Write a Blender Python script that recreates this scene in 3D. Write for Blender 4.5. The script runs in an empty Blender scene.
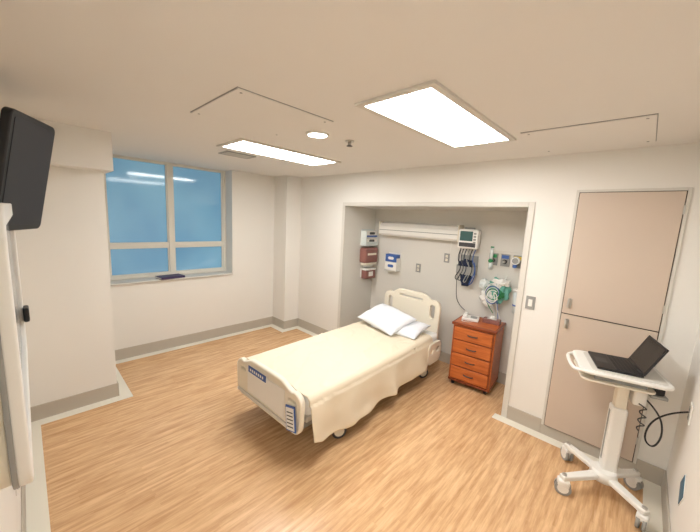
import bpy, bmesh, math, random
from mathutils import Vector, Matrix, noise, Euler
random.seed(4)
SC = bpy.context.scene
COL = SC.collection
CZ = 1.83      # camera height
H = 2.45
YS = -0.12     # near (south) wall
YB = 3.13      # back wall
YA = 3.80      # alcove back
XW = -4.45     # window wall
XR = 0.33      # right wall

# ------------------------------------------------------------------ materials
def lin(c):
    return tuple((v/255/12.92 if v/255 <= 0.04045 else ((v/255+0.055)/1.055)**2.4) for v in c)
def mat(name, rgb, rough=0.5, metal=0.0, bump=0.0, bscale=60, var=0.0, vscale=3, emis=None, estr=0, spec=0.5, coat=0, alpha=1, trans=0):
    m = bpy.data.materials.new(name); m.use_nodes = True
    nt = m.node_tree; b = nt.nodes['Principled BSDF']
    c = (*lin(rgb), 1)
    b.inputs['Base Color'].default_value = c
    b.inputs['Roughness'].default_value = rough
    b.inputs['Metallic'].default_value = metal
    b.inputs['Specular IOR Level'].default_value = spec
    b.inputs['Coat Weight'].default_value = coat
    b.inputs['Alpha'].default_value = alpha
    b.inputs['Transmission Weight'].default_value = trans
    tc = nt.nodes.new('ShaderNodeTexCoord')
    n = nt.nodes.new('ShaderNodeTexNoise'); n.inputs['Scale'].default_value = vscale; n.inputs['Detail'].default_value = 4
    nt.links.new(tc.outputs['Object'], n.inputs['Vector'])
    mix = nt.nodes.new('ShaderNodeMixRGB'); mix.blend_type = 'MULTIPLY'; mix.inputs[0].default_value = 1
    rmp = nt.nodes.new('ShaderNodeMapRange'); rmp.inputs[3].default_value = 1-max(var, 0.015); rmp.inputs[4].default_value = 1+max(var, 0.015)*0.3
    nt.links.new(n.outputs['Fac'], rmp.inputs[0]); mix.inputs[1].default_value = c
    nt.links.new(rmp.outputs[0], mix.inputs[2]); nt.links.new(mix.outputs[0], b.inputs['Base Color'])
    if bump > 0:
        n2 = nt.nodes.new('ShaderNodeTexNoise'); n2.inputs['Scale'].default_value = bscale; n2.inputs['Detail'].default_value = 3
        nt.links.new(tc.outputs['Object'], n2.inputs['Vector'])
        bp = nt.nodes.new('ShaderNodeBump'); bp.inputs['Strength'].default_value = bump; bp.inputs['Distance'].default_value = 0.01
        nt.links.new(n2.outputs['Fac'], bp.inputs['Height']); nt.links.new(bp.outputs[0], b.inputs['Normal'])
    if emis:
        b.inputs['Emission Color'].default_value = (*lin(emis), 1); b.inputs['Emission Strength'].default_value = estr
    return m

def floor_mat():
    m = bpy.data.materials.new('bamboo_strip_floor'); m.use_nodes = True
    nt = m.node_tree; b = nt.nodes['Principled BSDF']; L = nt.links
    tc = nt.nodes.new('ShaderNodeTexCoord')
    mp = nt.nodes.new('ShaderNodeMapping'); mp.inputs['Rotation'].default_value = (0, 0, math.pi/2)
    L.new(tc.outputs['Object'], mp.inputs['Vector'])
    br = nt.nodes.new('ShaderNodeTexBrick')
    br.inputs['Scale'].default_value = 1; br.inputs['Brick Width'].default_value = 0.34; br.inputs['Row Height'].default_value = 0.021
    br.inputs['Mortar Size'].default_value = 0.0003; br.offset = 0.37; br.offset_frequency = 3; br.squash = 1.4; br.squash_frequency = 5
    br.inputs['Color1'].default_value = (*lin((228, 188, 144)), 1); br.inputs['Color2'].default_value = (*lin((188, 142, 98)), 1)
    br.inputs['Mortar'].default_value = (*lin((180, 136, 94)), 1)
    L.new(mp.outputs[0], br.inputs['Vector'])
    def streak(sx, sy, lo, hi, c0, c1, det=5):
        mp2 = nt.nodes.new('ShaderNodeMapping'); mp2.inputs['Scale'].default_value = (sx, sy, 1)
        L.new(tc.outputs['Object'], mp2.inputs['Vector'])
        n = nt.nodes.new('ShaderNodeTexNoise'); n.inputs['Scale'].default_value = 1; n.inputs['Detail'].default_value = det; n.inputs['Roughness'].default_value = .65
        L.new(mp2.outputs[0], n.inputs['Vector'])
        cr = nt.nodes.new('ShaderNodeValToRGB')
        cr.color_ramp.elements[0].position = lo; cr.color_ramp.elements[0].color = (*lin(c0), 1)
        cr.color_ramp.elements[1].position = hi; cr.color_ramp.elements[1].color = (*lin(c1), 1)
        L.new(n.outputs['Fac'], cr.inputs[0]); return cr
    a = streak(40, 3.2, .37, .63, (178, 132, 88), (238, 200, 154))
    c = streak(11, 1.1, .35, .65, (202, 158, 112), (230, 192, 148), 3)
    mx = nt.nodes.new('ShaderNodeMixRGB'); mx.inputs[0].default_value = .6
    L.new(br.outputs['Color'], mx.inputs[1]); L.new(a.outputs[0], mx.inputs[2])
    mx2 = nt.nodes.new('ShaderNodeMixRGB'); mx2.inputs[0].default_value = .22
    L.new(mx.outputs[0], mx2.inputs[1]); L.new(c.outputs[0], mx2.inputs[2])
    L.new(mx2.outputs[0], b.inputs['Base Color'])
    b.inputs['Roughness'].default_value = .27
    return m

def wood_mat(name, c1, c2, axis=2):
    m = bpy.data.materials.new(name); m.use_nodes = True
    nt = m.node_tree; b = nt.nodes['Principled BSDF']; L = nt.links
    tc = nt.nodes.new('ShaderNodeTexCoord'); mp = nt.nodes.new('ShaderNodeMapping')
    s = [4, 30, 40]; 
    mp.inputs['Scale'].default_value = s
    L.new(tc.outputs['Object'], mp.inputs['Vector'])
    n = nt.nodes.new('ShaderNodeTexNoise'); n.inputs['Scale'].default_value = 1; n.inputs['Detail'].default_value = 5; n.inputs['Distortion'].default_value = .6
    L.new(mp.outputs[0], n.inputs['Vector'])
    cr = nt.nodes.new('ShaderNodeValToRGB')
    cr.color_ramp.elements[0].position = .3; cr.color_ramp.elements[0].color = (*lin(c1), 1)
    cr.color_ramp.elements[1].position = .7; cr.color_ramp.elements[1].color = (*lin(c2), 1)
    L.new(n.outputs['Fac'], cr.inputs[0]); L.new(cr.outputs[0], b.inputs['Base Color'])
    b.inputs['Roughness'].default_value = .35
    return m

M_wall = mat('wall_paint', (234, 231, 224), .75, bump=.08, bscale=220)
M_alc = mat('alcove_shaded_paint', (216, 213, 205), .75, bump=.08, bscale=220)  # wall paint made greyer, the recess's shade put into the colour
M_ceil = mat('ceiling_paint', (230, 227, 222), .85, bump=.06, bscale=200)
M_floor = floor_mat()
M_border = mat('floor_border_vinyl', (234, 229, 214), .5)
M_base = mat('baseboard_taupe', (186, 177, 163), .55)
M_trim = mat('trim_beige', (214, 210, 201), .5)
M_door = mat('cabinet_door_laminate', (203, 186, 169), .5, var=.03)
M_gap = mat('dark_gap', (70, 62, 55), .8)
M_light = mat('light_diffuser', (255, 255, 250), .5, emis=(255, 253, 251), estr=22.5)
M_lightc = mat('light_center_lens', (255, 255, 250), .5, emis=(255, 254, 252), estr=29)
M_white = mat('white_plastic', (236, 234, 228), .4)
M_cream = mat('cream_plastic', (232, 224, 206), .4)
M_grey = mat('grey_plastic', (150, 150, 146), .45)
M_dgrey = mat('dark_grey_plastic', (62, 62, 64), .5)
M_black = mat('black_plastic', (20, 20, 22), .45)
M_screen = mat('dark_screen_glass', (14, 15, 19), .25)
M_metal = mat('brushed_metal', (190, 188, 182), .3, metal=.9)
M_frame = mat('window_frame_paint', (222, 218, 206), .45)
M_blanket = mat('cream_blanket', (232, 220, 196), .9, bump=.5, bscale=160)
M_sheet = mat('white_sheet', (240, 240, 238), .85, bump=.3, bscale=40)
M_board = mat('board_surface', (160, 168, 172), .12)
M_pillow = mat('pillow_cotton', (234, 237, 242), .85, bump=.25, bscale=18)
M_cherry = wood_mat('cherry_wood', (170, 84, 36), (204, 114, 56))
M_cherry_d = wood_mat('cherry_wood_edge', (118, 52, 24), (150, 74, 38))
M_blue = mat('blue_label', (58, 96, 165), .4)
M_navy = mat('navy_fabric', (32, 44, 72), .8)
M_maroon = mat('maroon_plastic', (140, 94, 86), .4)
M_teal = mat('teal_mesh_fabric', (120, 190, 172), .8, bump=.6, bscale=60, var=.3, vscale=30)
M_green = mat('green_plastic', (44, 130, 78), .4)
M_yellow = mat('yellow_plastic', (220, 190, 60), .4)
M_steelblue = mat('diamond_sign_blue', (64, 104, 128), .4)
M_purple = mat('book_cover', (60, 44, 84), .5)
M_lcd = mat('lcd_screen', (40, 60, 60), .2, emis=(90, 130, 120), estr=.3)
M_clear = mat('clear_tubing', (215, 222, 220), .2)

def glass_mat():
    m = mat('frosted_blue_glass', (74, 116, 142), .07, emis=(88, 160, 196), estr=.50, spec=.8)
    nt = m.node_tree; b = nt.nodes['Principled BSDF']
    tc = nt.nodes.new('ShaderNodeTexCoord'); n = nt.nodes.new('ShaderNodeTexNoise'); n.inputs['Scale'].default_value = 1.3
    nt.links.new(tc.outputs['Object'], n.inputs['Vector'])
    cr = nt.nodes.new('ShaderNodeValToRGB')
    cr.color_ramp.elements[0].position = .3; cr.color_ramp.elements[0].color = (*lin((104, 154, 190)), 1)
    cr.color_ramp.elements[1].position = .7; cr.color_ramp.elements[1].color = (*lin((142, 190, 212)), 1)
    nt.links.new(n.outputs['Fac'], cr.inputs[0]); nt.links.new(cr.outputs[0], b.inputs['Emission Color'])
    return m
M_glass = glass_mat()

# ------------------------------------------------------------------ helpers
def group(name, loc=(0, 0, 0), rz=0, par=None):
    e = bpy.data.objects.new(name, None); COL.objects.link(e)
    e.location = loc; e.rotation_euler = (0, 0, rz); e.empty_display_size = .1
    if par: e.parent = par
    return e
def link(name, me, m, par, smooth=False):
    o = bpy.data.objects.new(name, me); COL.objects.link(o)
    if m is not None: me.materials.clear(); me.materials.append(m)
    if par: o.parent = par
    if smooth:
        for p in me.polygons: p.use_smooth = True
    return o
def bm_box(bm, lo, hi, bev=0, seg=2):
    lo = Vector(lo); hi = Vector(hi)
    r = bmesh.ops.create_cube(bm, size=1, matrix=Matrix.Translation((lo+hi)/2) @ Matrix.Diagonal((*(hi-lo), 1)))
    if bev > 0:
        es = set()
        for v in r['verts']:
            for e in v.link_edges: es.add(e)
        bmesh.ops.bevel(bm, geom=list(es), offset=bev, segments=seg, profile=.5, affect='EDGES')
def fin(bm, name, m, par, smooth=False, M=None):
    if M is not None: bmesh.ops.transform(bm, matrix=M, verts=bm.verts)
    bmesh.ops.recalc_face_normals(bm, faces=bm.faces)
    me = bpy.data.meshes.new(name); bm.to_mesh(me); bm.free()
    return link(name, me, m, par, smooth)
def box(name, lo, hi, m, par=None, bev=0, seg=2, M=None):
    bm = bmesh.new(); bm_box(bm, lo, hi, bev, seg)
    return fin(bm, name, m, par, M=M)
def boxes(name, lst, m, par=None, bev=0, M=None):
    bm = bmesh.new()
    for lo, hi in lst: bm_box(bm, lo, hi, bev)
    return fin(bm, name, m, par, M=M)
def cyl(name, p0, p1, r, m, par=None, r2=None, seg=24, M=None):
    p0 = Vector(p0); p1 = Vector(p1); d = p1-p0
    q = d.to_track_quat('Z', 'Y').to_matrix().to_4x4()
    bm = bmesh.new()
    bmesh.ops.create_cone(bm, cap_ends=True, segments=seg, radius1=r, radius2=r if r2 is None else r2, depth=d.length,
                          matrix=Matrix.Translation((p0+p1)/2) @ q)
    for f in bm.faces: f.smooth = len(f.verts) == 4
    return fin(bm, name, m, par, M=M)
def tomesh(cu, name, m, par, smooth=False, M=None):
    o = bpy.data.objects.new(name+'_c', cu); COL.objects.link(o)
    bpy.context.view_layer.update()
    dg = bpy.context.evaluated_depsgraph_get()
    me = bpy.data.meshes.new_from_object(o.evaluated_get(dg))
    bpy.data.objects.remove(o)
    me.name = name
    if M is not None: me.transform(M)
    return link(name, me, m, par, smooth)
def tube(name, pts, r, m, par=None, cyclic=False, smooth=True, M=None):
    cu = bpy.data.curves.new(name, 'CURVE'); cu.dimensions = '3D'; cu.bevel_depth = r; cu.bevel_resolution = 3; cu.use_fill_caps = True
    if smooth:
        s = cu.splines.new('NURBS'); s.points.add(len(pts)-1)
        for p, c in zip(s.points, pts): p.co = (*c, 1)
        s.order_u = 3; s.use_endpoint_u = not cyclic; s.use_cyclic_u = cyclic; s.resolution_u = 8
    else:
        s = cu.splines.new('POLY'); s.points.add(len(pts)-1)
        for p, c in zip(s.points, pts): p.co = (*c, 1)
        s.use_cyclic_u = cyclic
    return tomesh(cu, name, m, par, True, M)
def plate(name, outline, holes, th, bev, m, par, M):
    """2D outline in local XY, thickness along Z, transformed by M."""
    cu = bpy.data.curves.new(name, 'CURVE'); cu.dimensions = '2D'; cu.fill_mode = 'BOTH'
    cu.extrude = th/2-bev; cu.bevel_depth = bev; cu.bevel_resolution = 2
    for pl in [outline]+holes:
        s = cu.splines.new('POLY'); s.points.add(len(pl)-1)
        for p, c in zip(s.points, pl): p.co = (c[0], c[1], 0, 1)
        s.use_cyclic_u = True
    return tomesh(cu, name, m, par, False, M)
def rrect(cx, cy, w, h, r, n=6):
    out = []
    for (sx, sy, a0) in ((1, 1, 0), (-1, 1, 90), (-1, -1, 180), (1, -1, 270)):
        for i in range(n+1):
            a = math.radians(a0+90*i/n)
            out.append((cx+sx*(w/2-r)+r*math.cos(a), cy+sy*(h/2-r)+r*math.sin(a)))
    return out
MXZ = Matrix(((1, 0, 0, 0), (0, 0, -1, 0), (0, 1, 0, 0), (0, 0, 0, 1)))   # local XY -> world XZ
def blob(name, c, s, m, par, amp=.15, f=6, e=2.0, sub=4, M=None):
    bm = bmesh.new(); bmesh.ops.create_icosphere(bm, subdivisions=sub, radius=1)
    for v in bm.verts:
        p = v.co.copy(); k = 1+amp*noise.noise(p*f*.3+Vector(c)*7)
        q = Vector([math.copysign(abs(t)**(2/e), t) for t in p])*k
        v.co = Vector((q.x*s[0], q.y*s[1], q.z*s[2]))+Vector(c)
    return fin(bm, name, m, par, True, M)
def caster(par, pre, x, y, r, rz=0.3, tyre=None, body=None):
    tyre = tyre or M_dgrey; body = body or M_cream
    R = Matrix.Translation((x, y, 0)) @ Matrix.Rotation(rz, 4, 'Z')
    for i, dx in enumerate((-.016, .016)):
        cyl(f'{pre}_wheel_{i}', (dx-.009, 0, r), (dx+.009, 0, r), r, tyre, par, M=R)
        cyl(f'{pre}_hub_{i}', (dx-.0105, 0, r), (dx+.0105, 0, r), r*.68, body, par, M=R)
    box(pre+'_hood', (-.03, -r*.75, r*1.25), (.03, r*.75, r*2.15), body, par, .012, 3, M=R)
    cyl(pre+'_stem', (0, 0, r*2), (0, 0, r*2+.05), .014, M_metal, par, M=R)

# ------------------------------------------------------------------ room shell
T = .12
box('floor', (XW-.45, -2.2, -.1), (XR+.12, 3.95, 0), M_floor)
box('ceiling', (XW-.45, -2.2, H), (XR+.12, 3.95, H+.1), M_ceil)
WY0, WY1, WZ0, WZ1 = .66, 2.14, .95, 2.45
boxes('wall_window', [((XW-.42, YS-.1, 0), (XW, 3.9, WZ0-.02)),
                      ((XW-.42, YS-.1, WZ0-.02), (XW, WY0, H)),
                      ((XW-.42, WY1, WZ0-.02), (XW, 3.9, H))], M_wall)
boxes('wall_back', [((XW, YB, 0), (-3.10, 3.9, H)),
                    ((-3.10, YB, 2.02), (-.80, 3.9, H)),
                    ((-.80, YB, 0), (XR+T, 3.9, H))], M_wall)
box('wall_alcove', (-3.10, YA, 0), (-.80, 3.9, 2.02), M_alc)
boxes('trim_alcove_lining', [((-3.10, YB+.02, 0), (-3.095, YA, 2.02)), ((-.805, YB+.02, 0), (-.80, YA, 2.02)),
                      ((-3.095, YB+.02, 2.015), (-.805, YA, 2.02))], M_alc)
box('wall_right', (XR, -2.2, 0), (XR+T, YB, H), M_wall)
box('wall_front', (-3.56, YS-.12, 0), (-.72, YS, H), M_wall)
box('wall_entry_side', (-.84, -2.2, 0), (-.72, YS-.12, H), M_wall)
box('wall_entry_end', (-.72, -2.2, 0), (XR, -2.1, H), M_wall)
box('wall_chase', (XW, YS-.12, 0), (-3.56, .53, 2.14), M_wall)
box('wall_soffit', (XW, YS-.12, 2.14), (-3.36, .57, H), M_wall)
box('wall_column', (XW, 2.85, 0), (-4.11, YB, H), M_wall)

# baseboards
BH, BT = .135, .012
def base(name, lo, hi):
    box(name, (lo[0], lo[1], 0), (hi[0], hi[1], BH), M_base, None, .004)
base('baseboard_window', (XW, .53+BT, 0), (XW+BT, 2.85-BT, 0))
base('baseboard_column_1', (XW, 2.85-BT, 0), (-4.11+BT, 2.85, 0))
base('baseboard_column_2', (-4.11, 2.85, 0), (-4.11+BT, YB-BT, 0))
base('baseboard_back_1', (-4.11, YB-BT, 0), (-3.145, YB, 0))
base('baseboard_back_2', (-.755, YB-BT, 0), (-.47, YB, 0))
base('baseboard_back_3', (.17, YB-BT, 0), (XR, YB, 0))
base('baseboard_alcove', (-3.095, YA-BT, 0), (-.805, YA, 0))
base('baseboard_alcove_side_1', (-3.095, YB+.03, 0), (-3.095+BT, YA-BT, 0))
base('baseboard_alcove_side_2', (-.805-BT, YB+.03, 0), (-.805, YA-BT, 0))
base('baseboard_chase_1', (-3.56, YS+BT, 0), (-3.56+BT, .53, 0))
base('baseboard_chase_2', (XW+BT, .53, 0), (-3.56+BT, .53+BT, 0))
base('baseboard_right', (XR-BT, -2.1, 0), (XR, YB-BT, 0))
base('baseboard_front', (-3.56, YS, 0), (-.72, YS+BT, 0))
# light vinyl border on floor
BW = .095; z1 = .003
boxes('trim_floor_border', [
    ((XW+BT, .53+BT, 0), (XW+BT+BW, 2.85-BT, z1)),
    ((XW+BT+BW, 2.85-BT-BW, 0), (-4.11+BT+BW, 2.85-BT, z1)),
    ((-4.11+BT, 2.85-BT, 0), (-4.11+BT+BW, YB-BT, z1)),
    ((-4.11+BT+BW, YB-BT-BW, 0), (-3.10, YB-BT, z1)),
    ((-.80-.06, YB-BT-BW, 0), (XR-BT-BW, YB-BT, z1)),
    ((XR-BT-BW, -2.0, 0), (XR-BT, YB-BT, z1)),
    ((-3.56+BT, YS+BT, 0), (-3.56+BT+BW, .53+BT, z1)),
    ((XW+BT+BW, .53+BT, 0), (-3.56+BT+BW, .53+BT+BW, z1)),
    ((-3.56+BT+BW, YS+BT, 0), (-.72, YS+BT+BW, z1)),
], M_border)
# alcove frame trim
boxes('trim_alcove_frame', [((-3.145, YB-.014, 0), (-3.095, YB+.02, 2.065)), ((-.805, YB-.014, 0), (-.755, YB+.02, 2.065)),
                      ((-3.095, YB-.014, 2.02), (-.805, YB+.02, 2.065))], M_trim, None, .003)

# ------------------------------------------------------------------ window
g = group('window_1', (0, 0, 0))
fx0, fx1 = XW-.27, XW-.21
fr = []
w = .042; wt = .02; MY = 1.39
fr += [((fx0, WY0, WZ0), (fx1, WY0+w, WZ1)), ((fx0, WY1-w, WZ0), (fx1, WY1, WZ1)),
       ((fx0, WY0+w, WZ0), (fx1, WY1-w, WZ0+w)), ((fx0, WY0+w, WZ1-wt), (fx1, WY1-w, WZ1)),
       ((fx0, MY-.032, WZ0+w), (fx1, MY+.032, WZ1-wt))]
boxes('frame', fr, M_frame, g, .004)
for i, (a, b) in enumerate(((WY0+w, MY-.032), (MY+.032, WY1-w))):
    box(f'transom_{i}', (fx0, a, 1.345), (fx1-.01, b, 1.395), M_frame, g, .004)
    for j, (c, d) in enumerate(((WZ0+w, 1.345), (1.395, WZ1-wt))):
        s = .014
        boxes(f'sash_{i}{j}', [((fx0+.01, a, c), (fx1-.015, a+s, d)), ((fx0+.01, b-s, c), (fx1-.015, b, d)),
                               ((fx0+.01, a+s, c), (fx1-.015, b-s, c+s)), ((fx0+.01, a+s, d-s), (fx1-.015, b-s, d))], M_frame, g)
        box(f'pane_{i}{j}', (fx0+.015, a+s, c+s), (fx0+.022, b-s, d-s), M_glass, g)
box('backing', (fx0-.05, WY0, WZ0), (fx0-.005, WY1, WZ1), M_grey, g)
box('trim_window_sill', (fx1, WY0, WZ0-.02), (XW+.03, WY1, WZ0), M_trim, None, .004)
g = group('book', (XW-.06, 1.31, WZ0), .15)
box('cover', (-.09, -.15, 0), (.09, .15, .005), M_purple, g)
box('pages', (-.085, -.145, .005), (.087, .145, .022), M_white, g)
box('cover_top', (-.09, -.15, .022), (.09, .15, .027), M_purple, g)
box('spine', (.087, -.15, 0), (.092, .15, .027), M_purple, g)

# ------------------------------------------------------------------ ceiling fittings
def troffer(loc):
    g = group('ceiling_light_panel', (*loc, H))
    W, L = .40, 1.08; b = .038
    boxes('frame', [((-W/2-b, -L/2-b, -.014), (-W/2, L/2+b, 0)), ((W/2, -L/2-b, -.014), (W/2+b, L/2+b, 0)),
                    ((-W/2, -L/2-b, -.014), (W/2, -L/2, 0)), ((-W/2, L/2, -.014), (W/2, L/2+b, 0))], M_trim, g, .002)
    for i, (a, c) in enumerate(((-W/2, -.075), (.075, W/2))):
        box(f'diffuser_{i}', (a, -L/2, -.008), (c, L/2, -.002), M_light, g)
    box('center_lens', (-.07, -L/2, -.012), (.07, L/2, -.002), M_lightc, g, .003)
    boxes('rib', [((-.077, -L/2, -.014), (-.07, L/2, -.001)), ((.07, -L/2, -.014), (.077, L/2, -.001))], M_white, g)
troffer((-1.0, 1.86)); troffer((-2.76, 1.87)); troffer((-.2, -1.1))  # last panel is unseen, added over the entry as fill light
g = group('recessed_downlight', (-1.885, 1.57, H))
cyl('lens', (0, 0, -.010), (0, 0, -.002), .068, mat('downlight_lens', (255, 255, 250), .4, emis=(255, 252, 246), estr=20), g)
tube('ring', [(.078*math.cos(a*math.pi/12), .078*math.sin(a*math.pi/12), -.006) for a in range(24)], .009, M_white, g, True, True)
g = group('sprinkler_head', (-1.82, 1.85, H))
cyl('escutcheon', (0, 0, -.008), (0, 0, 0), .035, M_metal, g)
cyl('body', (0, 0, -.035), (0, 0, -.008), .014, M_metal, g)
cyl('deflector', (0, 0, -.042), (0, 0, -.038), .024, M_dgrey, g)
def panel(x0, y0, x1, y1):
    g = group('ceiling_access_panel', ((x0+x1)/2, (y0+y1)/2, H))
    a, b = (x1-x0)/2, (y1-y0)/2
    box('shadow_gap', (-a, -b, -.003), (a, b, 0), M_grey, g)
    box('plate', (-a+.004, -b+.004, -.008), (a-.004, b-.004, -.003), M_ceil, g, .002)
    for i, (sx, sy) in enumerate(((1, 1), (1, -1), (-1, 1), (-1, -1))):
        cyl(f'screw_{i}', (sx*(a-.04), sy*(b-.04), -.010), (sx*(a-.04), sy*(b-.04), -.008), .007, M_grey, g)
panel(-2.19, .78, -1.56, 1.43); panel(-.70, 2.30, -.05, 2.95)
g = group('air_vent_grille', (-3.24, 1.62, H))
boxes('frame', [((-.1, -.16, -.01), (.1, -.14, 0)), ((-.1, .14, -.01), (.1, .16, 0)), ((-.1, -.14, -.01), (-.085, .14, 0)), ((.085, -.14, -.01), (.1, .14, 0))], M_grey, g)
box('throat', (-.085, -.14, -.002), (.085, .14, 0), M_gap, g)
boxes('louvres', [((-.08+i*.024, -.14, -.009), (-.07+i*.024, .14, -.003)) for i in range(7)], M_trim, g)

# ------------------------------------------------------------------ wall cabinet doors
g = group('door_1', (0, YB, 0))
x0, x1 = -.45, .15
boxes('frame', [((x0-.02, -.012, .09), (x0, 0, 2.16)), ((x1, -.012, .09), (x1+.02, 0, 2.16)), ((x0, -.012, 2.14), (x1, 0, 2.16))], M_trim, g, .002)
box('reveal', (x0, -.003, .09), (x1, 0, 2.14), M_gap, g)
box('lower_leaf', (x0+.005, -.02, .10), (x1-.005, -.003, 1.135), M_door, g, .002)
box('upper_leaf', (x0+.005, -.02, 1.145), (x1-.005, -.003, 2.135), M_door, g, .002)
box('toe_kick', (x0-.02, -.008, 0), (x1+.02, 0, .09), M_base, g)
for n, z in (('upper', 1.235), ('lower', 1.06)):
    box(n+'_pull_plate', (x0+.035, -.026, z-.04), (x0+.065, -.02, z+.04), M_metal, g, .003)
    tube(n+'_pull', [(x0+.05, -.026, z-.035), (x0+.05, -.055, z-.025), (x0+.05, -.055, z+.025), (x0+.05, -.026, z+.035)], .007, M_metal, g)
boxes('hinges', [((x1-.006, -.024, z), (x1+.004, -.012, z+.06)) for z in (.25, .95, 1.28, 1.98)], M_metal, g)

# ------------------------------------------------------------------ wall plates
def wplate(name, M, w=.075, h=.12, m=None, kind='switch', mm=None):
    g = group(name); g.matrix_world = M
    box('plate', (-w/2, -.007, -h/2), (w/2, 0, h/2), m or M_white, g, .002)
    if kind == 'switch':
        box('rocker', (-.016, -.012, -.032), (.016, -.006, .032), mm or M_cream, g, .002)
    elif kind == 'outlet':
        for i, z in enumerate((-.024, .024)):
            box(f'socket_{i}', (-.016, -.010, z-.016), (.016, -.006, z+.016), mm or M_cream, g, .002)
            boxes(f'slots_{i}', [((-.008, -.0105, z-.006), (-.005, -.0095, z+.006)), ((.005, -.0105, z-.006), (.008, -.0095, z+.006))], M_black, g)
    return g
Tm = Matrix.Translation
def onback(x, z, y=YB): return Tm((x, y, z))
wplate('light_switch', onback(-.69, 1.17), m=M_grey, mm=M_white)
wplate('wall_outlet', onback(-2.27, 1.21, YA), m=M_grey, kind='outlet')
wplate('wall_outlet', onback(-1.86, 1.40, YA), m=M_grey, kind='outlet')
wplate('wall_outlet', Tm((XR, 2.70, .78)) @ Matrix.Rotation(math.radians(-90), 4, 'Z'), kind='outlet', mm=M_grey)
wplate('wall_outlet', Tm((-2.15, YS, .43)) @ Matrix.Rotation(math.pi, 4, 'Z'), kind='outlet', mm=M_grey)
# diamond sign on the right wall
g = group('diamond_sign'); g.matrix_world = Tm((XR, 2.43, .44)) @ Matrix.Rotation(math.radians(-90), 4, 'Z')
plate('panel', [(-.07, 0), (0, -.09), (.07, 0), (0, .09)], [], .006, .001, M_steelblue, g, Tm((0, -.003, 0)) @ MXZ)
plate('border', [(-.08, 0), (0, -.10), (.08, 0), (0, .10)], [], .003, .001, M_white, g, Tm((0, -.0015, 0)) @ MXZ)

# ------------------------------------------------------------------ hospital bed
bed = group('hospital_bed', (-2.045, 1.27, 0), math.radians(1.6))
# local: x across, y 0(foot)..2.15(head)
def headfoot(name, W, zb, zt, zc, y, hole):
    pts = []
    r = .07
    for i in range(7):
        a = math.radians(180+90*i/6); pts.append((-W/2+r+r*math.cos(a)+.01, zb+r+r*math.sin(a)))
    for i in range(7):
        a = math.radians(270+90*i/6); pts.append((W/2-r+r*math.cos(a)-.01, zb+r+r*math.sin(a)))
    r2 = .075
    for i in range(7):
        a = math.radians(0+90*i/6); pts.append((W/2-r2+r2*math.cos(a), zt-r2+r2*math.sin(a)))
    n = 16
    for i in range(n+1):
        t = i/n; x = (W/2-.10)*(1-2*t)
        s = min(1, max(0, min(t, 1-t)/.22)); s = s*s*(3-2*s)
        pts.append((x, zt-.012+(zc-zt+.012)*s))
    for i in range(7):
        a = math.radians(90+90*i/6); pts.append((-W/2+r2+r2*math.cos(a), zt-r2+r2*math.sin(a)))
    plate(name, pts, hole, .045, .012, M_cream, bed, Tm((0, y, 0)) @ MXZ)
headfoot('footboard', .88, .27, .575, .615, 0, [rrect(-.345, .505, .11, .05, .022), rrect(.345, .505, .11, .05, .022)])
headfoot('headboard', .80, .36, .90, .955, 2.15, [rrect(-.31, .76, .085, .19, .04), rrect(.31, .76, .085, .19, .04), rrect(0, .885, .36, .045, .02)])
box('footboard_panel', (-.26, -.028, .33), (.26, -.02, .56), M_white, bed, .004)
box('footboard_label', (-.24, -.031, .52), (.02, -.026, .575), M_blue, bed, .002)
boxes('footboard_label_text', [((-.21+i*.03, -.0325, .537), (-.195+i*.03, -.0305, .558)) for i in range(7)], M_white, bed)
box('footboard_bumper', (-.42, -.035, .285), (.42, -.02, .315), M_trim, bed, .006)
Mc = Tm((.36, -.04, .39)) @ Matrix.Rotation(math.radians(-14), 4, 'Y') @ Matrix.Rotation(math.radians(-6), 4, 'X')
box('chart_holder_back', (-.055, -.004, -.09), (.055, .004, .09), M_blue, bed, .002, M=Mc)
box('chart_holder_sheet', (-.045, -.007, -.08), (.045, -.003, .075), M_white, bed, M=Mc)
boxes('chart_holder_lines', [((-.035, -.0085, -.06+i*.025), (.035, -.0065, -.053+i*.025)) for i in range(5)], M_dgrey, bed, M=Mc)
# frame
boxes('frame_rails', [((-.40, .02, .28), (-.35, 2.13, .34)), ((.35, .02, .28), (.40, 2.13, .34)),
                      ((-.35, .12, .28), (.35, .18, .33)), ((-.35, 1.95, .28), (.35, 2.01, .33)), ((-.35, 1.0, .28), (.35, 1.06, .33))], M_grey, bed, .006)
boxes('base_frame', [((-.30, .42, .14), (-.24, 1.95, .20)), ((.24, .42, .14), (.30, 1.95, .20)),
                     ((-.38, .45, .14), (.38, .53, .19)), ((-.38, 1.88, .14), (.38, 1.96, .19))], M_dgrey, bed, .008)
boxes('lift_arms', [((-.25, .62, .19), (-.20, .68, .30)), ((.20, .62, .19), (.25, .68, .30)), ((-.25, 1.68, .19), (-.20, 1.74, .30)), ((.20, 1.68, .19), (.25, 1.74, .30))], M_grey, bed, .004)
box('motor_housing', (-.12, .8, .17), (.12, 1.35, .30), M_dgrey, bed, .02)
box('deck', (-.43, .05, .34), (.43, 2.11, .385), M_trim, bed, .01)
box('mattress', (-.44, .05, .385), (.44, 2.10, .535), M_sheet, bed, .035, 4)
for i, (x, y) in enumerate(((-.36, .47), (.385, .45), (-.36, 1.92), (.36, 1.92))):
    caster(bed, f'caster_{i}', x, y, .065, rz=.5*(-1)**i)
boxes('board_posts', [((-.33, .0, .26), (-.28, .06, .40)), ((.28, .0, .26), (.33, .06, .40)), ((-.33, 2.10, .28), (-.28, 2.16, .42)), ((.28, 2.10, .28), (.33, 2.16, .42))], M_cream, bed, .005)
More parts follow.
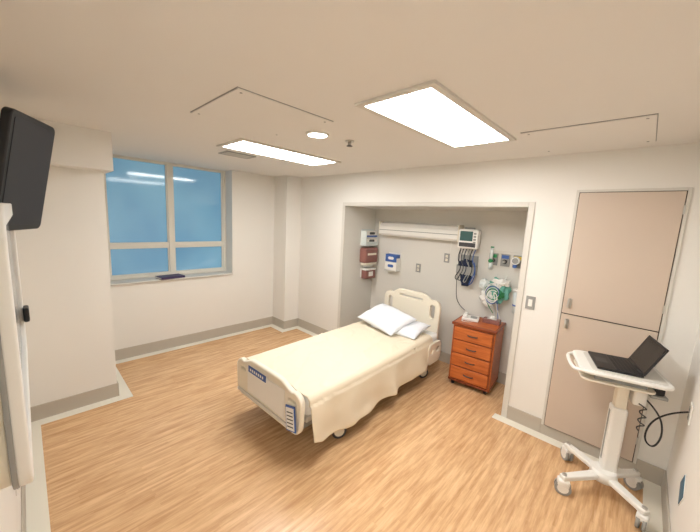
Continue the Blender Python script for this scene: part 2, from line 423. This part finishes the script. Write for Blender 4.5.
for sx in (-1, 1):
    plate(f'side_rail_{sx+1}', rrect(0, 0, .30, .24, .07), [rrect(-.07, .03, .08, .08, .03), rrect(.07, .03, .08, .08, .03)], .03, .008, M_cream, bed,
          Tm((sx*.475, 1.93, .35)) @ Matrix.Rotation(math.pi/2, 4, 'Z') @ MXZ)
# blanket
def blanket():
    bm = bmesh.new()
    NX, NY = 130, 150
    y0, y1 = .05, 1.90
    half = .455; top = .545
    rows = []
    for j in range(NY+1):
        t = j/NY; y = y0+(y1-y0)*t
        row = []
        dR = .36+.02*math.sin(y*3.1+.6)+.015*noise.noise(Vector((y*3, 1, 0)))
        if y < .40: dR -= .08*(1-(y/.40))
        if y > 1.45: dR -= .08*((y-1.45)/.4)
        dL = .30+.03*math.sin(y*4)
        for i in range(NX+1):
            s = i/NX
            a = -(half+dL)+s*(2*half+dL+dR)
            sg = 1 if a > 0 else -1; aa = abs(a)
            r = .045
            if aa < half-r:
                x = a; z = top
                hd = 0
            elif aa < half-r+r*math.pi/2:
                th = (aa-half+r)/r
                x = sg*(half-r+r*math.sin(th)); z = top-r+r*math.cos(th); hd = .05
            else:
                d = aa-(half-r+r*math.pi/2)
                hd = min(1, d/.3)
                z = top-r-d
                x = sg*half
            yy = y
            if hd > 0.05:
                ph = y*12+3.5*noise.noise(Vector((y*1.7, sg*3, z*1.5)))
                x += sg*(.012+.032*hd*(1+math.sin(ph))*.7+.018*hd*noise.noise(Vector((y*6, z*6, 2))))
                yy += .02*hd*math.cos(ph)
            w = .008*noise.noise(Vector((x*3.2, y*3.2, 0)))+.004*noise.noise(Vector((x*8, y*6, 4)))
            rd = noise.noise(Vector((x*3+y*2.4, y*1.6-x*3, 9)))
            w += .012*max(0, 1-abs(rd)*8)
            rd2 = noise.noise(Vector((x*5-y*2, y*4+x*2, 19)))
            w += .007*max(0, 1-abs(rd2)*7)
            z += max(w, -.003) if hd < .05 else 0
            row.append(bm.verts.new((x, yy, z)))
        rows.append(row)
    for j in range(NY):
        for i in range(NX):
            bm.faces.new((rows[j][i], rows[j][i+1], rows[j+1][i+1], rows[j+1][i]))
    o = fin(bm, 'blanket', M_blanket, bed, True)
    md = o.modifiers.new('s', 'SOLIDIFY'); md.thickness = .007; md.offset = 1
blanket()
def pillow(name, c, w, d, h, R):
    bm = bmesh.new(); bmesh.ops.create_grid(bm, x_segments=40, y_segments=30, size=1)
    dup = bmesh.ops.duplicate(bm, geom=bm.verts[:]+bm.edges[:]+bm.faces[:])
    low = set(v for v in dup['geom'] if isinstance(v, bmesh.types.BMVert))
    for v in bm.verts:
        u, k = v.co.x, v.co.y
        e = max(0, (1-abs(u)**2.6))**.55*max(0, (1-abs(k)**2.6))**.55
        px = u*w/2*(1-.05*(1-abs(k)**2)*abs(u)); py = k*d/2*(1-.07*(1-abs(u)**2)*abs(k))
        n = .26*noise.noise(Vector((u*2.2, k*2.2, c[0]*5)))+.13*noise.noise(Vector((u*6, k*6, 3)))
        z = h/2*e*(1+n)
        v.co = Vector((px, py, -z*.7 if v in low else z))
    bmesh.ops.remove_doubles(bm, verts=bm.verts[:], dist=.0005)
    fin(bm, name, M_pillow, bed, True, Tm(c) @ R)
pillow('pillow_lower', (.09, 1.78, .60), .60, .42, .14, Matrix.Rotation(.06, 4, 'Z') @ Matrix.Rotation(math.radians(8), 4, 'X'))
pillow('pillow_upper', (-.07, 1.71, .67), .60, .44, .17, Matrix.Rotation(-.20, 4, 'Z') @ Matrix.Rotation(math.radians(17), 4, 'X') @ Matrix.Rotation(math.radians(5), 4, 'Y'))

# ------------------------------------------------------------------ bedside cabinet
ns = group('bedside_cabinet', (-1.24, 3.33, 0), math.radians(6))
W, D = .45, .42
boxes('carcass', [((-W/2, .012, .07), (W/2, D, .72))], M_cherry, ns, .005)
box('top', (-W/2-.015, -.012, .72), (W/2+.015, D+.005, .75), M_cherry_d, ns, .008, 3)
box('top_inlay', (-W/2+.01, .012, .749), (W/2-.01, D-.02, .7515), M_cherry, ns)
box('plinth', (-W/2-.004, .004, .055), (W/2+.004, D, .08), M_cherry_d, ns, .004)
zz = [.09, .245, .40, .555, .71]
for i in range(4):
    a, b = zz[i]+.007, zz[i+1]-.007
    box(f'drawer_{i}', (-W/2+.022, -.012, a), (W/2-.022, .014, b), M_cherry, ns, .007, 3)
    boxes(f'drawer_edge_{i}', [((-W/2+.012, .004, a-.006), (W/2-.012, .0125, b+.006))], M_cherry_d, ns)
    tube(f'handle_{i}', [(-.05, -.012, (a+b)/2), (-.045, -.032, (a+b)/2), (.045, -.032, (a+b)/2), (.05, -.012, (a+b)/2)], .006, M_dgrey, ns)
for i, (x, y) in enumerate(((-.18, .05), (.18, .05), (-.18, .36), (.18, .36))):
    cyl(f'caster_{i}', (x-.012, y, .028), (x+.012, y, .028), .028, M_black, ns)
    cyl(f'caster_stem_{i}', (x, y, .03), (x, y, .07), .008, M_dgrey, ns)
g = group('telephone', (-1.36, 3.52, .7515), .3)
box('body', (-.09, -.07, 0), (.09, .09, .035), M_white, g, .01, 3)
box('keypad', (-.0, -.05, .034), (.07, .04, .038), M_grey, g, .002)
box('handset_grip', (-.075, -.06, .05), (-.04, .08, .068), M_white, g, .008, 3)
box('earpiece', (-.08, .045, .035), (-.035, .09, .062), M_white, g, .01, 3)
box('mouthpiece', (-.08, -.07, .035), (-.035, -.03, .062), M_white, g, .01, 3)
tube('cord', [(-.06, -.07, .02), (-.10, -.10, .006), (-.05, -.13, .006), (.02, -.11, .006), (.05, -.07, .01)], .003, M_white, g)
g = group('tissue_box', (-1.15, 3.60, .7515), .1)
box('carton', (-.09, -.05, 0), (.09, .05, .05), M_maroon, g, .004)
box('opening', (-.05, -.02, .0495), (.05, .02, .0515), M_white, g)
blob('tissue', (0, 0, .062), (.03, .014, .022), M_white, g, amp=.5)

# ------------------------------------------------------------------ overbed light
g = group('overbed_wall_light', (-2.3, YA, 1.72))
prof = [(0, -.09), (-.09, -.09), (-.12, -.06), (-.12, .04), (-.09, .09), (0, .11)]
bm = bmesh.new(); L2 = .61
va = [bm.verts.new((-L2, y, z)) for y, z in prof]; vb = [bm.verts.new((L2, y, z)) for y, z in prof]
for i in range(len(prof)): bm.faces.new((va[i], va[(i+1) % 6], vb[(i+1) % 6], vb[i]))
bm.faces.new(va); bm.faces.new(vb[::-1]); fin(bm, 'housing', M_white, g)
boxes('end_caps', [((-L2-.012, -.125, -.095), (-L2, 0, .115)), ((L2, -.125, -.095), (L2+.012, 0, .115))], M_cream, g, .003)
box('groove', (-L2, -.1225, -.012), (L2, -.12, -.004), M_grey, g)
box('lower_lens', (-L2+.02, -.085, -.093), (L2-.02, -.01, -.089), M_cream, g)
tube('pull_cord', [(L2-.1, -.06, -.09), (L2-.1, -.06, -.2), (L2-.1, -.06, -.33)], .002, M_white, g)

# ------------------------------------------------------------------ vital signs monitor with cables
g = group('vital_signs_monitor', (-1.55, YA, 1.67))
box('wall_bracket', (-.05, -.06, -.06), (.05, 0, .06), M_metal, g, .003)
box('body', (-.12, -.15, -.11), (.12, -.06, .12), M_white, g, .02, 3)
box('screen', (-.095, -.153, -.02), (.06, -.149, .095), M_lcd, g, .002)
boxes('buttons', [((.07, -.154, .06-i*.035), (.10, -.149, .082-i*.035)) for i in range(4)], M_grey, g)
box('control_strip', (-.10, -.153, -.09), (.10, -.149, -.04), M_dgrey, g, .002)
box('handle', (-.06, -.12, .12), (.06, -.09, .14), M_grey, g, .006)
g = group('blood_pressure_cuff', (-1.55, YA, 1.35))
box('basket_back', (-.11, -.02, -.10), (.10, 0, .12), M_grey, g, .004)
boxes('basket', [((-.11, -.12, -.11), (.10, -.02, -.10)), ((-.11, -.125, -.11), (.10, -.12, -.01)), ((-.115, -.12, -.11), (-.11, -.02, .0)), ((.10, -.12, -.11), (.105, -.02, .0))], M_grey, g)
blob('cuff_roll', (-.02, -.07, -.02), (.085, .045, .085), M_navy, g, amp=.4, e=3)
blob('cuff_flap', (.01, -.10, -.14), (.065, .022, .10), M_navy, g, amp=.4, e=3)
for i in range(6):
    x = -.09+i*.036
    tube(f'cable_{i}', [(x, -.10, .20), (x-.03, -.13, .08), (x+.05, -.13, -.03), (x-.04, -.13, -.16-i*.015), (x+.01, -.12, -.2), (x+.04, -.12, -.05), (x, -.10, .05)],
         .005, [M_black, M_dgrey, M_navy, M_grey, M_black, M_blue][i], g)
tube('long_cable', [(-.09, -.10, .22), (-.11, -.09, 0), (-.12, -.06, -.3), (-.09, -.06, -.5), (.02, -.06, -.56)], .004, M_dgrey, g)

# ------------------------------------------------------------------ items at left side wall of alcove
XS = -3.095
g = group('glove_box_dispenser', (XS, 3.62, 1.58))
boxes('rack', [((0, -.14, -.12), (.01, .14, .12)), ((.01, -.14, -.12), (.11, -.135, .10)), ((.01, .135, -.12), (.11, .14, .10)), ((.01, -.135, -.12), (.11, .135, -.115)), ((.105, -.135, -.115), (.11, .135, -.06))], M_clear, g)
for i, z in enumerate((-.11, .0)):
    box(f'carton_{i}', (.012, -.13, z), (.10, .13, z+.10), M_white, g, .004)
    box(f'carton_stripe_{i}', (.0985, -.12, z+.01), (.1015, .12, z+.035), [M_grey, M_blue][i], g)
    plate(f'carton_slot_{i}', rrect(0, 0, .12, .035, .017), [], .003, .001, M_dgrey, g, Tm((.101, 0, z+.065)) @ Matrix.Rotation(math.pi/2, 4, 'Z') @ MXZ)
g = group('paper_towel_dispenser', (XS, 3.61, 1.30))
box('housing', (0, -.15, -.10), (.13, .15, .13), M_maroon, g, .03, 4)
box('chute', (.02, -.13, -.13), (.12, .13, -.095), M_cream, g, .006)
box('window_strip', (.128, -.10, .02), (.132, .10, .05), M_cream, g, .002)
box('towel', (.06, -.11, -.17), (.063, .11, -.12), M_white, g)
g = group('sharps_container', (XS, 3.63, 1.045))
box('bracket', (0, -.12, -.07), (.012, .12, .07), M_white, g)
box('bin', (.012, -.11, -.09), (.11, .11, .04), M_maroon, g, .012, 3)
box('lid', (.012, -.115, .04), (.12, .115, .07), M_white, g, .01, 3)
box('label', (.109, -.05, -.05), (.112, .05, .02), M_white, g)
g = group('glove_box', (-2.68, YA, 1.25))
boxes('holder', [((-.11, -.01, -.13), (.11, 0, .13)), ((-.11, -.105, -.13), (.11, -.01, -.125)), ((-.11, -.105, -.125), (-.105, -.01, .06)), ((.105, -.105, -.125), (.11, -.01, .06))], M_white, g)
box('carton_lower', (-.10, -.10, -.122), (.10, -.012, -.005), M_white, g, .004)
box('carton_upper', (-.10, -.10, .0), (.10, -.012, .11), M_blue, g, .004)
plate('slot_lower', rrect(0, 0, .10, .04, .02), [], .003, .001, M_blue, g, Tm((0, -.1, -.06)) @ MXZ)
plate('slot_upper', rrect(0, 0, .10, .04, .02), [], .003, .001, M_white, g, Tm((0, -.1, .055)) @ MXZ)

# ------------------------------------------------------------------ medical gas outlets etc
box('trim_headwall_rail', (-1.36, YA-.006, 1.36), (-.90, YA, 1.56), M_trim, None, .002)
YG = YA-.006
for x, m2 in ((-1.275, M_green), (-1.145, M_blue), (-1.015, M_yellow)):
    g = group('medical_gas_outlet', (x, YG, 1.46))
    box('plate', (-.048, -.014, -.07), (.048, 0, .07), M_grey, g, .003)
    box('label', (-.038, -.016, .02), (.038, -.013, .058), m2, g)
    cyl('socket', (0, -.03, -.015), (0, -.013, -.015), .024, M_dgrey, g)
    cyl('valve', (0, -.06, -.015), (0, -.03, -.015), .014, M_metal, g)
g = group('oxygen_flowmeter', (-1.275, YG-.08, 1.445))
cyl('knob', (0, .015, 0), (0, -.03, 0), .022, M_green, g)
cyl('gauge_tube', (0, -.0, .015), (0, 0, .15), .018, M_clear, g)
cyl('gauge_cap', (0, 0, .15), (0, 0, .165), .02, M_green, g)
cyl('humidifier', (0, 0, -.015), (0, 0, -.10), .026, M_clear, g, r2=.022)
g = group('suction_regulator', (-1.015, YG-.063, 1.445))
cyl('dial', (0, 0, .03), (0, -.035, .03), .042, M_white, g)
cyl('dial_face', (0, -.035, .03), (0, -.037, .03), .032, M_grey, g)
cyl('knob', (0, 0, -.03), (0, -.035, -.03), .02, M_blue, g)
g = group('suction_canister', (-.925, YA-.12, 1.06))
cyl('jar', (0, 0, -.15), (0, 0, .09), .052, M_clear, g, r2=.06)
cyl('jar_fluid_scale', (0, 0, -.07), (0, 0, -.055), .058, M_blue, g)
cyl('lid', (0, 0, .09), (0, 0, .115), .066, M_white, g)
box('bracket', (-.03, .055, -.03), (.03, .12, .05), M_metal, g)
tube('hose', [(.0, 0, .11), (.01, -.02, .16), (.05, .0, .20), (.05, .05, .24), (.05, .11, .27)], .007, M_clear, g)
g = group('respiratory_supply_bag', (-1.16, YA-.085, 1.10))
blob('pouch', (0, 0, .0), (.105, .05, .13), M_teal, g, amp=.6, f=8, e=2.4)
blob('mask', (-.15, -.02, .06), (.055, .04, .065), M_clear, g, amp=.4, f=8)
blob('clear_bag', (-.10, -.03, -.09), (.07, .035, .085), M_white, g, amp=.7, f=8)
blob('liner', (.03, -.02, .11), (.08, .045, .04), M_white, g, amp=.7, f=9)
blob('green_mask', (.035, -.045, -.02), (.045, .03, .05), M_green, g, amp=.5, f=8)
tube('strap', [(-.06, .07, .19), (-.05, .03, .12), (.05, .03, .12), (.06, .07, .19)], .004, M_white, g)
for k in range(6):
    ph = k*1.3
    tube(f'tubing_{k}', [(-.02+.012*k, -.03, .12)]+[(-.04+.09*math.cos(ph+t*.95)*(1-.03*t), -.055-.006*k, .02+.09*math.sin(ph+t*.95)-.012*t) for t in range(9)]+[(-.07+.03*k, -.045, -.20-.025*k)], .0045, [M_clear, M_white, M_green, M_clear, M_blue, M_white][k], g)

# ------------------------------------------------------------------ laptop cart
cart = group('medical_laptop_cart', (0, 0, 0))
hub = Vector((.0, 2.75, .125))
for i, (x, y) in enumerate(((-.235, 2.91), (-.195, 2.50), (.215, 2.56), (.165, 2.94))):
    d = Vector((x, y, .118))
    dd = (d-hub); L_ = dd.length; ang = math.atan2(dd.y, dd.x)
    Mx = Tm((hub.x, hub.y, 0)) @ Matrix.Rotation(ang, 4, 'Z')
    bm = bmesh.new()
    bm_box(bm, (0, -.033, .105), (L_+.02, .033, .14), .010, 3)
    for v in bm.verts:
        if v.co.x > L_*.6: v.co.y *= .72
    fin(bm, f'leg_{i}', M_white, cart, M=Mx)
    caster(cart, f'caster_{i}', x, y, .05, rz=.6+i*1.2, tyre=M_grey, body=M_white)
cyl('hub_cover', (hub.x, hub.y, .10), (hub.x, hub.y, .165), .085, M_white, cart, r2=.07)
head = group('cart_head', (-.03, 2.78, .02), math.radians(16), cart)
box('column_lower', (.0, -.05, .12), (.09, .05, .62), M_white, head, .018, 3)
box('column_upper', (.012, -.038, .60), (.078, .038, .88), M_cream, head, .012, 3)
box('column_stripe', (-.002, -.012, .2), (.002, .012, .58), M_grey, head)
box('tray_bracket', (-.08, -.08, .845), (.16, .08, .875), M_white, head, .01)
plate('worktop', rrect(0, 0, .46, .40, .05), [], .024, .008, M_white, head, Tm((0, 0, .888)))
plate('worktop_mat', rrect(.02, 0, .38, .36, .03), [], .003, .001, M_trim, head, Tm((.0, 0, .901)))
tube('front_handle', [(-.20, -.17, .885), (-.26, -.16, .875), (-.275, -.08, .872), (-.275, .08, .872), (-.26, .16, .875), (-.20, .17, .885)], .012, M_white, head)
plate('keyboard_tray', rrect(-.03, 0, .38, .36, .04), [], .014, .004, M_cream, head, Tm((0, 0, .828)))
boxes('tray_runners', [((-.15, -.15, .834), (.12, -.13, .878)), ((-.15, .13, .834), (.12, .15, .878))], M_grey, head)
box('power_module', (.09, -.07, .68), (.16, .07, .84), M_white, head, .012, 3)
box('scanner_body', (.17, -.12, .80), (.22, -.06, .87), M_black, head, .012, 3)
box('scanner_holder', (.15, -.13, .78), (.235, -.05, .80), M_grey, head, .004)
box('rear_post', (.185, .10, .90), (.215, .17, .96), M_white, head, .008)
tube('power_cord', [(.16, -.05, .73), (.22, -.10, .68), (.24, -.14, .56), (.20, -.16, .46), (.15, -.14, .50), (.18, -.11, .62), (.26, -.13, .72), (.32, -.16, .76)], .005, M_black, head)
tube('coiled_cord', [(.12, -.07, .70)]+[(.145+.022*math.cos(t*1.3), -.085+.012*math.sin(t*1.3), .68-t*.012) for t in range(14)], .004, M_dgrey, head)
lap = group('laptop', (-.045, 2.79, .9235), math.radians(16))
box('base', (-.13, -.155, 0), (.11, .155, .016), M_black, lap, .004)
box('keyboard', (-.03, -.14, .0155), (.085, .14, .0175), M_dgrey, lap)
boxes('keys', [((-.025+r*.022, -.135+c*.0207, .017), (-.007+r*.022, -.118+c*.0207, .0195)) for r in range(5) for c in range(13)], M_black, lap)
box('touchpad', (-.115, -.045, .0155), (-.05, .045, .0168), M_dgrey, lap)
MS = Tm((.105, 0, .016)) @ Matrix.Rotation(math.radians(24), 4, 'Y')
box('lid', (0, -.155, 0), (.009, .155, .215), M_black, lap, .003, M=MS)
box('display', (-.0012, -.143, .014), (.0002, .143, .203), M_screen, lap, M=MS)
cyl('hinge', (.105, -.14, .016), (.105, .14, .016), .007, M_black, lap)

# ------------------------------------------------------------------ television on front wall
tv = group('wall_mounted_television')
T1 = Vector((-2.58, .155, 2.265)); wd = Vector((.90, -.43, 0)).normalized()
hd = Vector((-.08, -.17, -.96)); hd = (hd-hd.dot(wd)*wd).normalized(); nn = wd.cross(hd).normalized()
if nn.y < 0: nn = -nn
Wt, Ht = .38, .58
Mt = Matrix.Identity(4)
for i, vv in enumerate((wd, -hd, wd.cross(-hd))): 
    for k in range(3): Mt[k][i] = vv[k]
c = T1+wd*Wt/2+hd*Ht/2
Mt.translation = c
plate('casing', rrect(0, 0, Wt, Ht, .025), [], .04, .008, M_black, tv, Mt)
sgn = 1 if wd.cross(-hd).dot(nn) > 0 else -1
plate('screen', rrect(0, 0, Wt-.04, Ht-.05, .01), [], .004, .001, mat('television_screen', (34, 34, 40), .5), tv, Mt @ Tm((0, 0, sgn*.0205)))
box('wall_arm', (-2.44, YS, 1.93), (-2.40, YS+.05, 2.05), M_dgrey, tv, .004)
cyl('pivot', (-2.42, YS+.04, 1.99), (c.x-nn.x*.02, c.y-nn.y*.02, c.z-.02), .012, M_dgrey, tv)

# framed board with latch, standing off the front wall on a shallow cabinet back
g = group('framed_whiteboard', (0, YS, 0))
xa, xb, za, zb = -2.55, -1.15, 1.02, 1.82
cx, cz = (xa+xb)/2, (za+zb)/2
plate('cabinet_back', rrect(cx, cz, xb-xa-.02, zb-za-.02, .09), [], .05, .004, M_cream, g, Tm((0, .025, 0)) @ MXZ)
plate('frame', rrect(cx, cz, xb-xa, zb-za, .10), [rrect(cx, cz, xb-xa-.10, zb-za-.10, .07)], .03, .006, M_white, g, Tm((0, .075, 0)) @ MXZ)
plate('frame_gasket', rrect(cx, cz, xb-xa+.012, zb-za+.012, .105), [], .012, .002, M_grey, g, Tm((0, .056, 0)) @ MXZ)
plate('board', rrect(cx, cz, xb-xa-.09, zb-za-.09, .07), [], .010, .002, M_board, g, Tm((0, .067, 0)) @ MXZ)
box('latch', (xa+.01, .088, 1.17), (xa+.10, .112, 1.25), M_black, g, .008)

# ------------------------------------------------------------------ world + camera
w = bpy.data.worlds.new('world'); SC.world = w; w.use_nodes = True
w.node_tree.nodes['Background'].inputs[0].default_value = (.8, .85, 1, 1); w.node_tree.nodes['Background'].inputs[1].default_value = .3
cd = bpy.data.cameras.new('camera'); cam = bpy.data.objects.new('camera', cd); COL.objects.link(cam)
cd.sensor_fit = 'HORIZONTAL'; cd.sensor_width = 36; cd.lens = 311/700*36; cd.clip_start = .02
xa_ = Vector((.7208, -.1376, .6793)).normalized(); za_ = Vector((.0502, .9879, .1469)); za_ = (za_-za_.dot(xa_)*xa_).normalized(); ya_ = za_.cross(xa_)
R = Matrix((xa_, ya_, za_)).to_4x4(); R.translation = (0, 0, CZ)
cam.matrix_world = R
SC.camera = cam
SC.view_settings.view_transform = 'Standard'
SC.view_settings.look = 'None'
SC.view_settings.exposure = 0
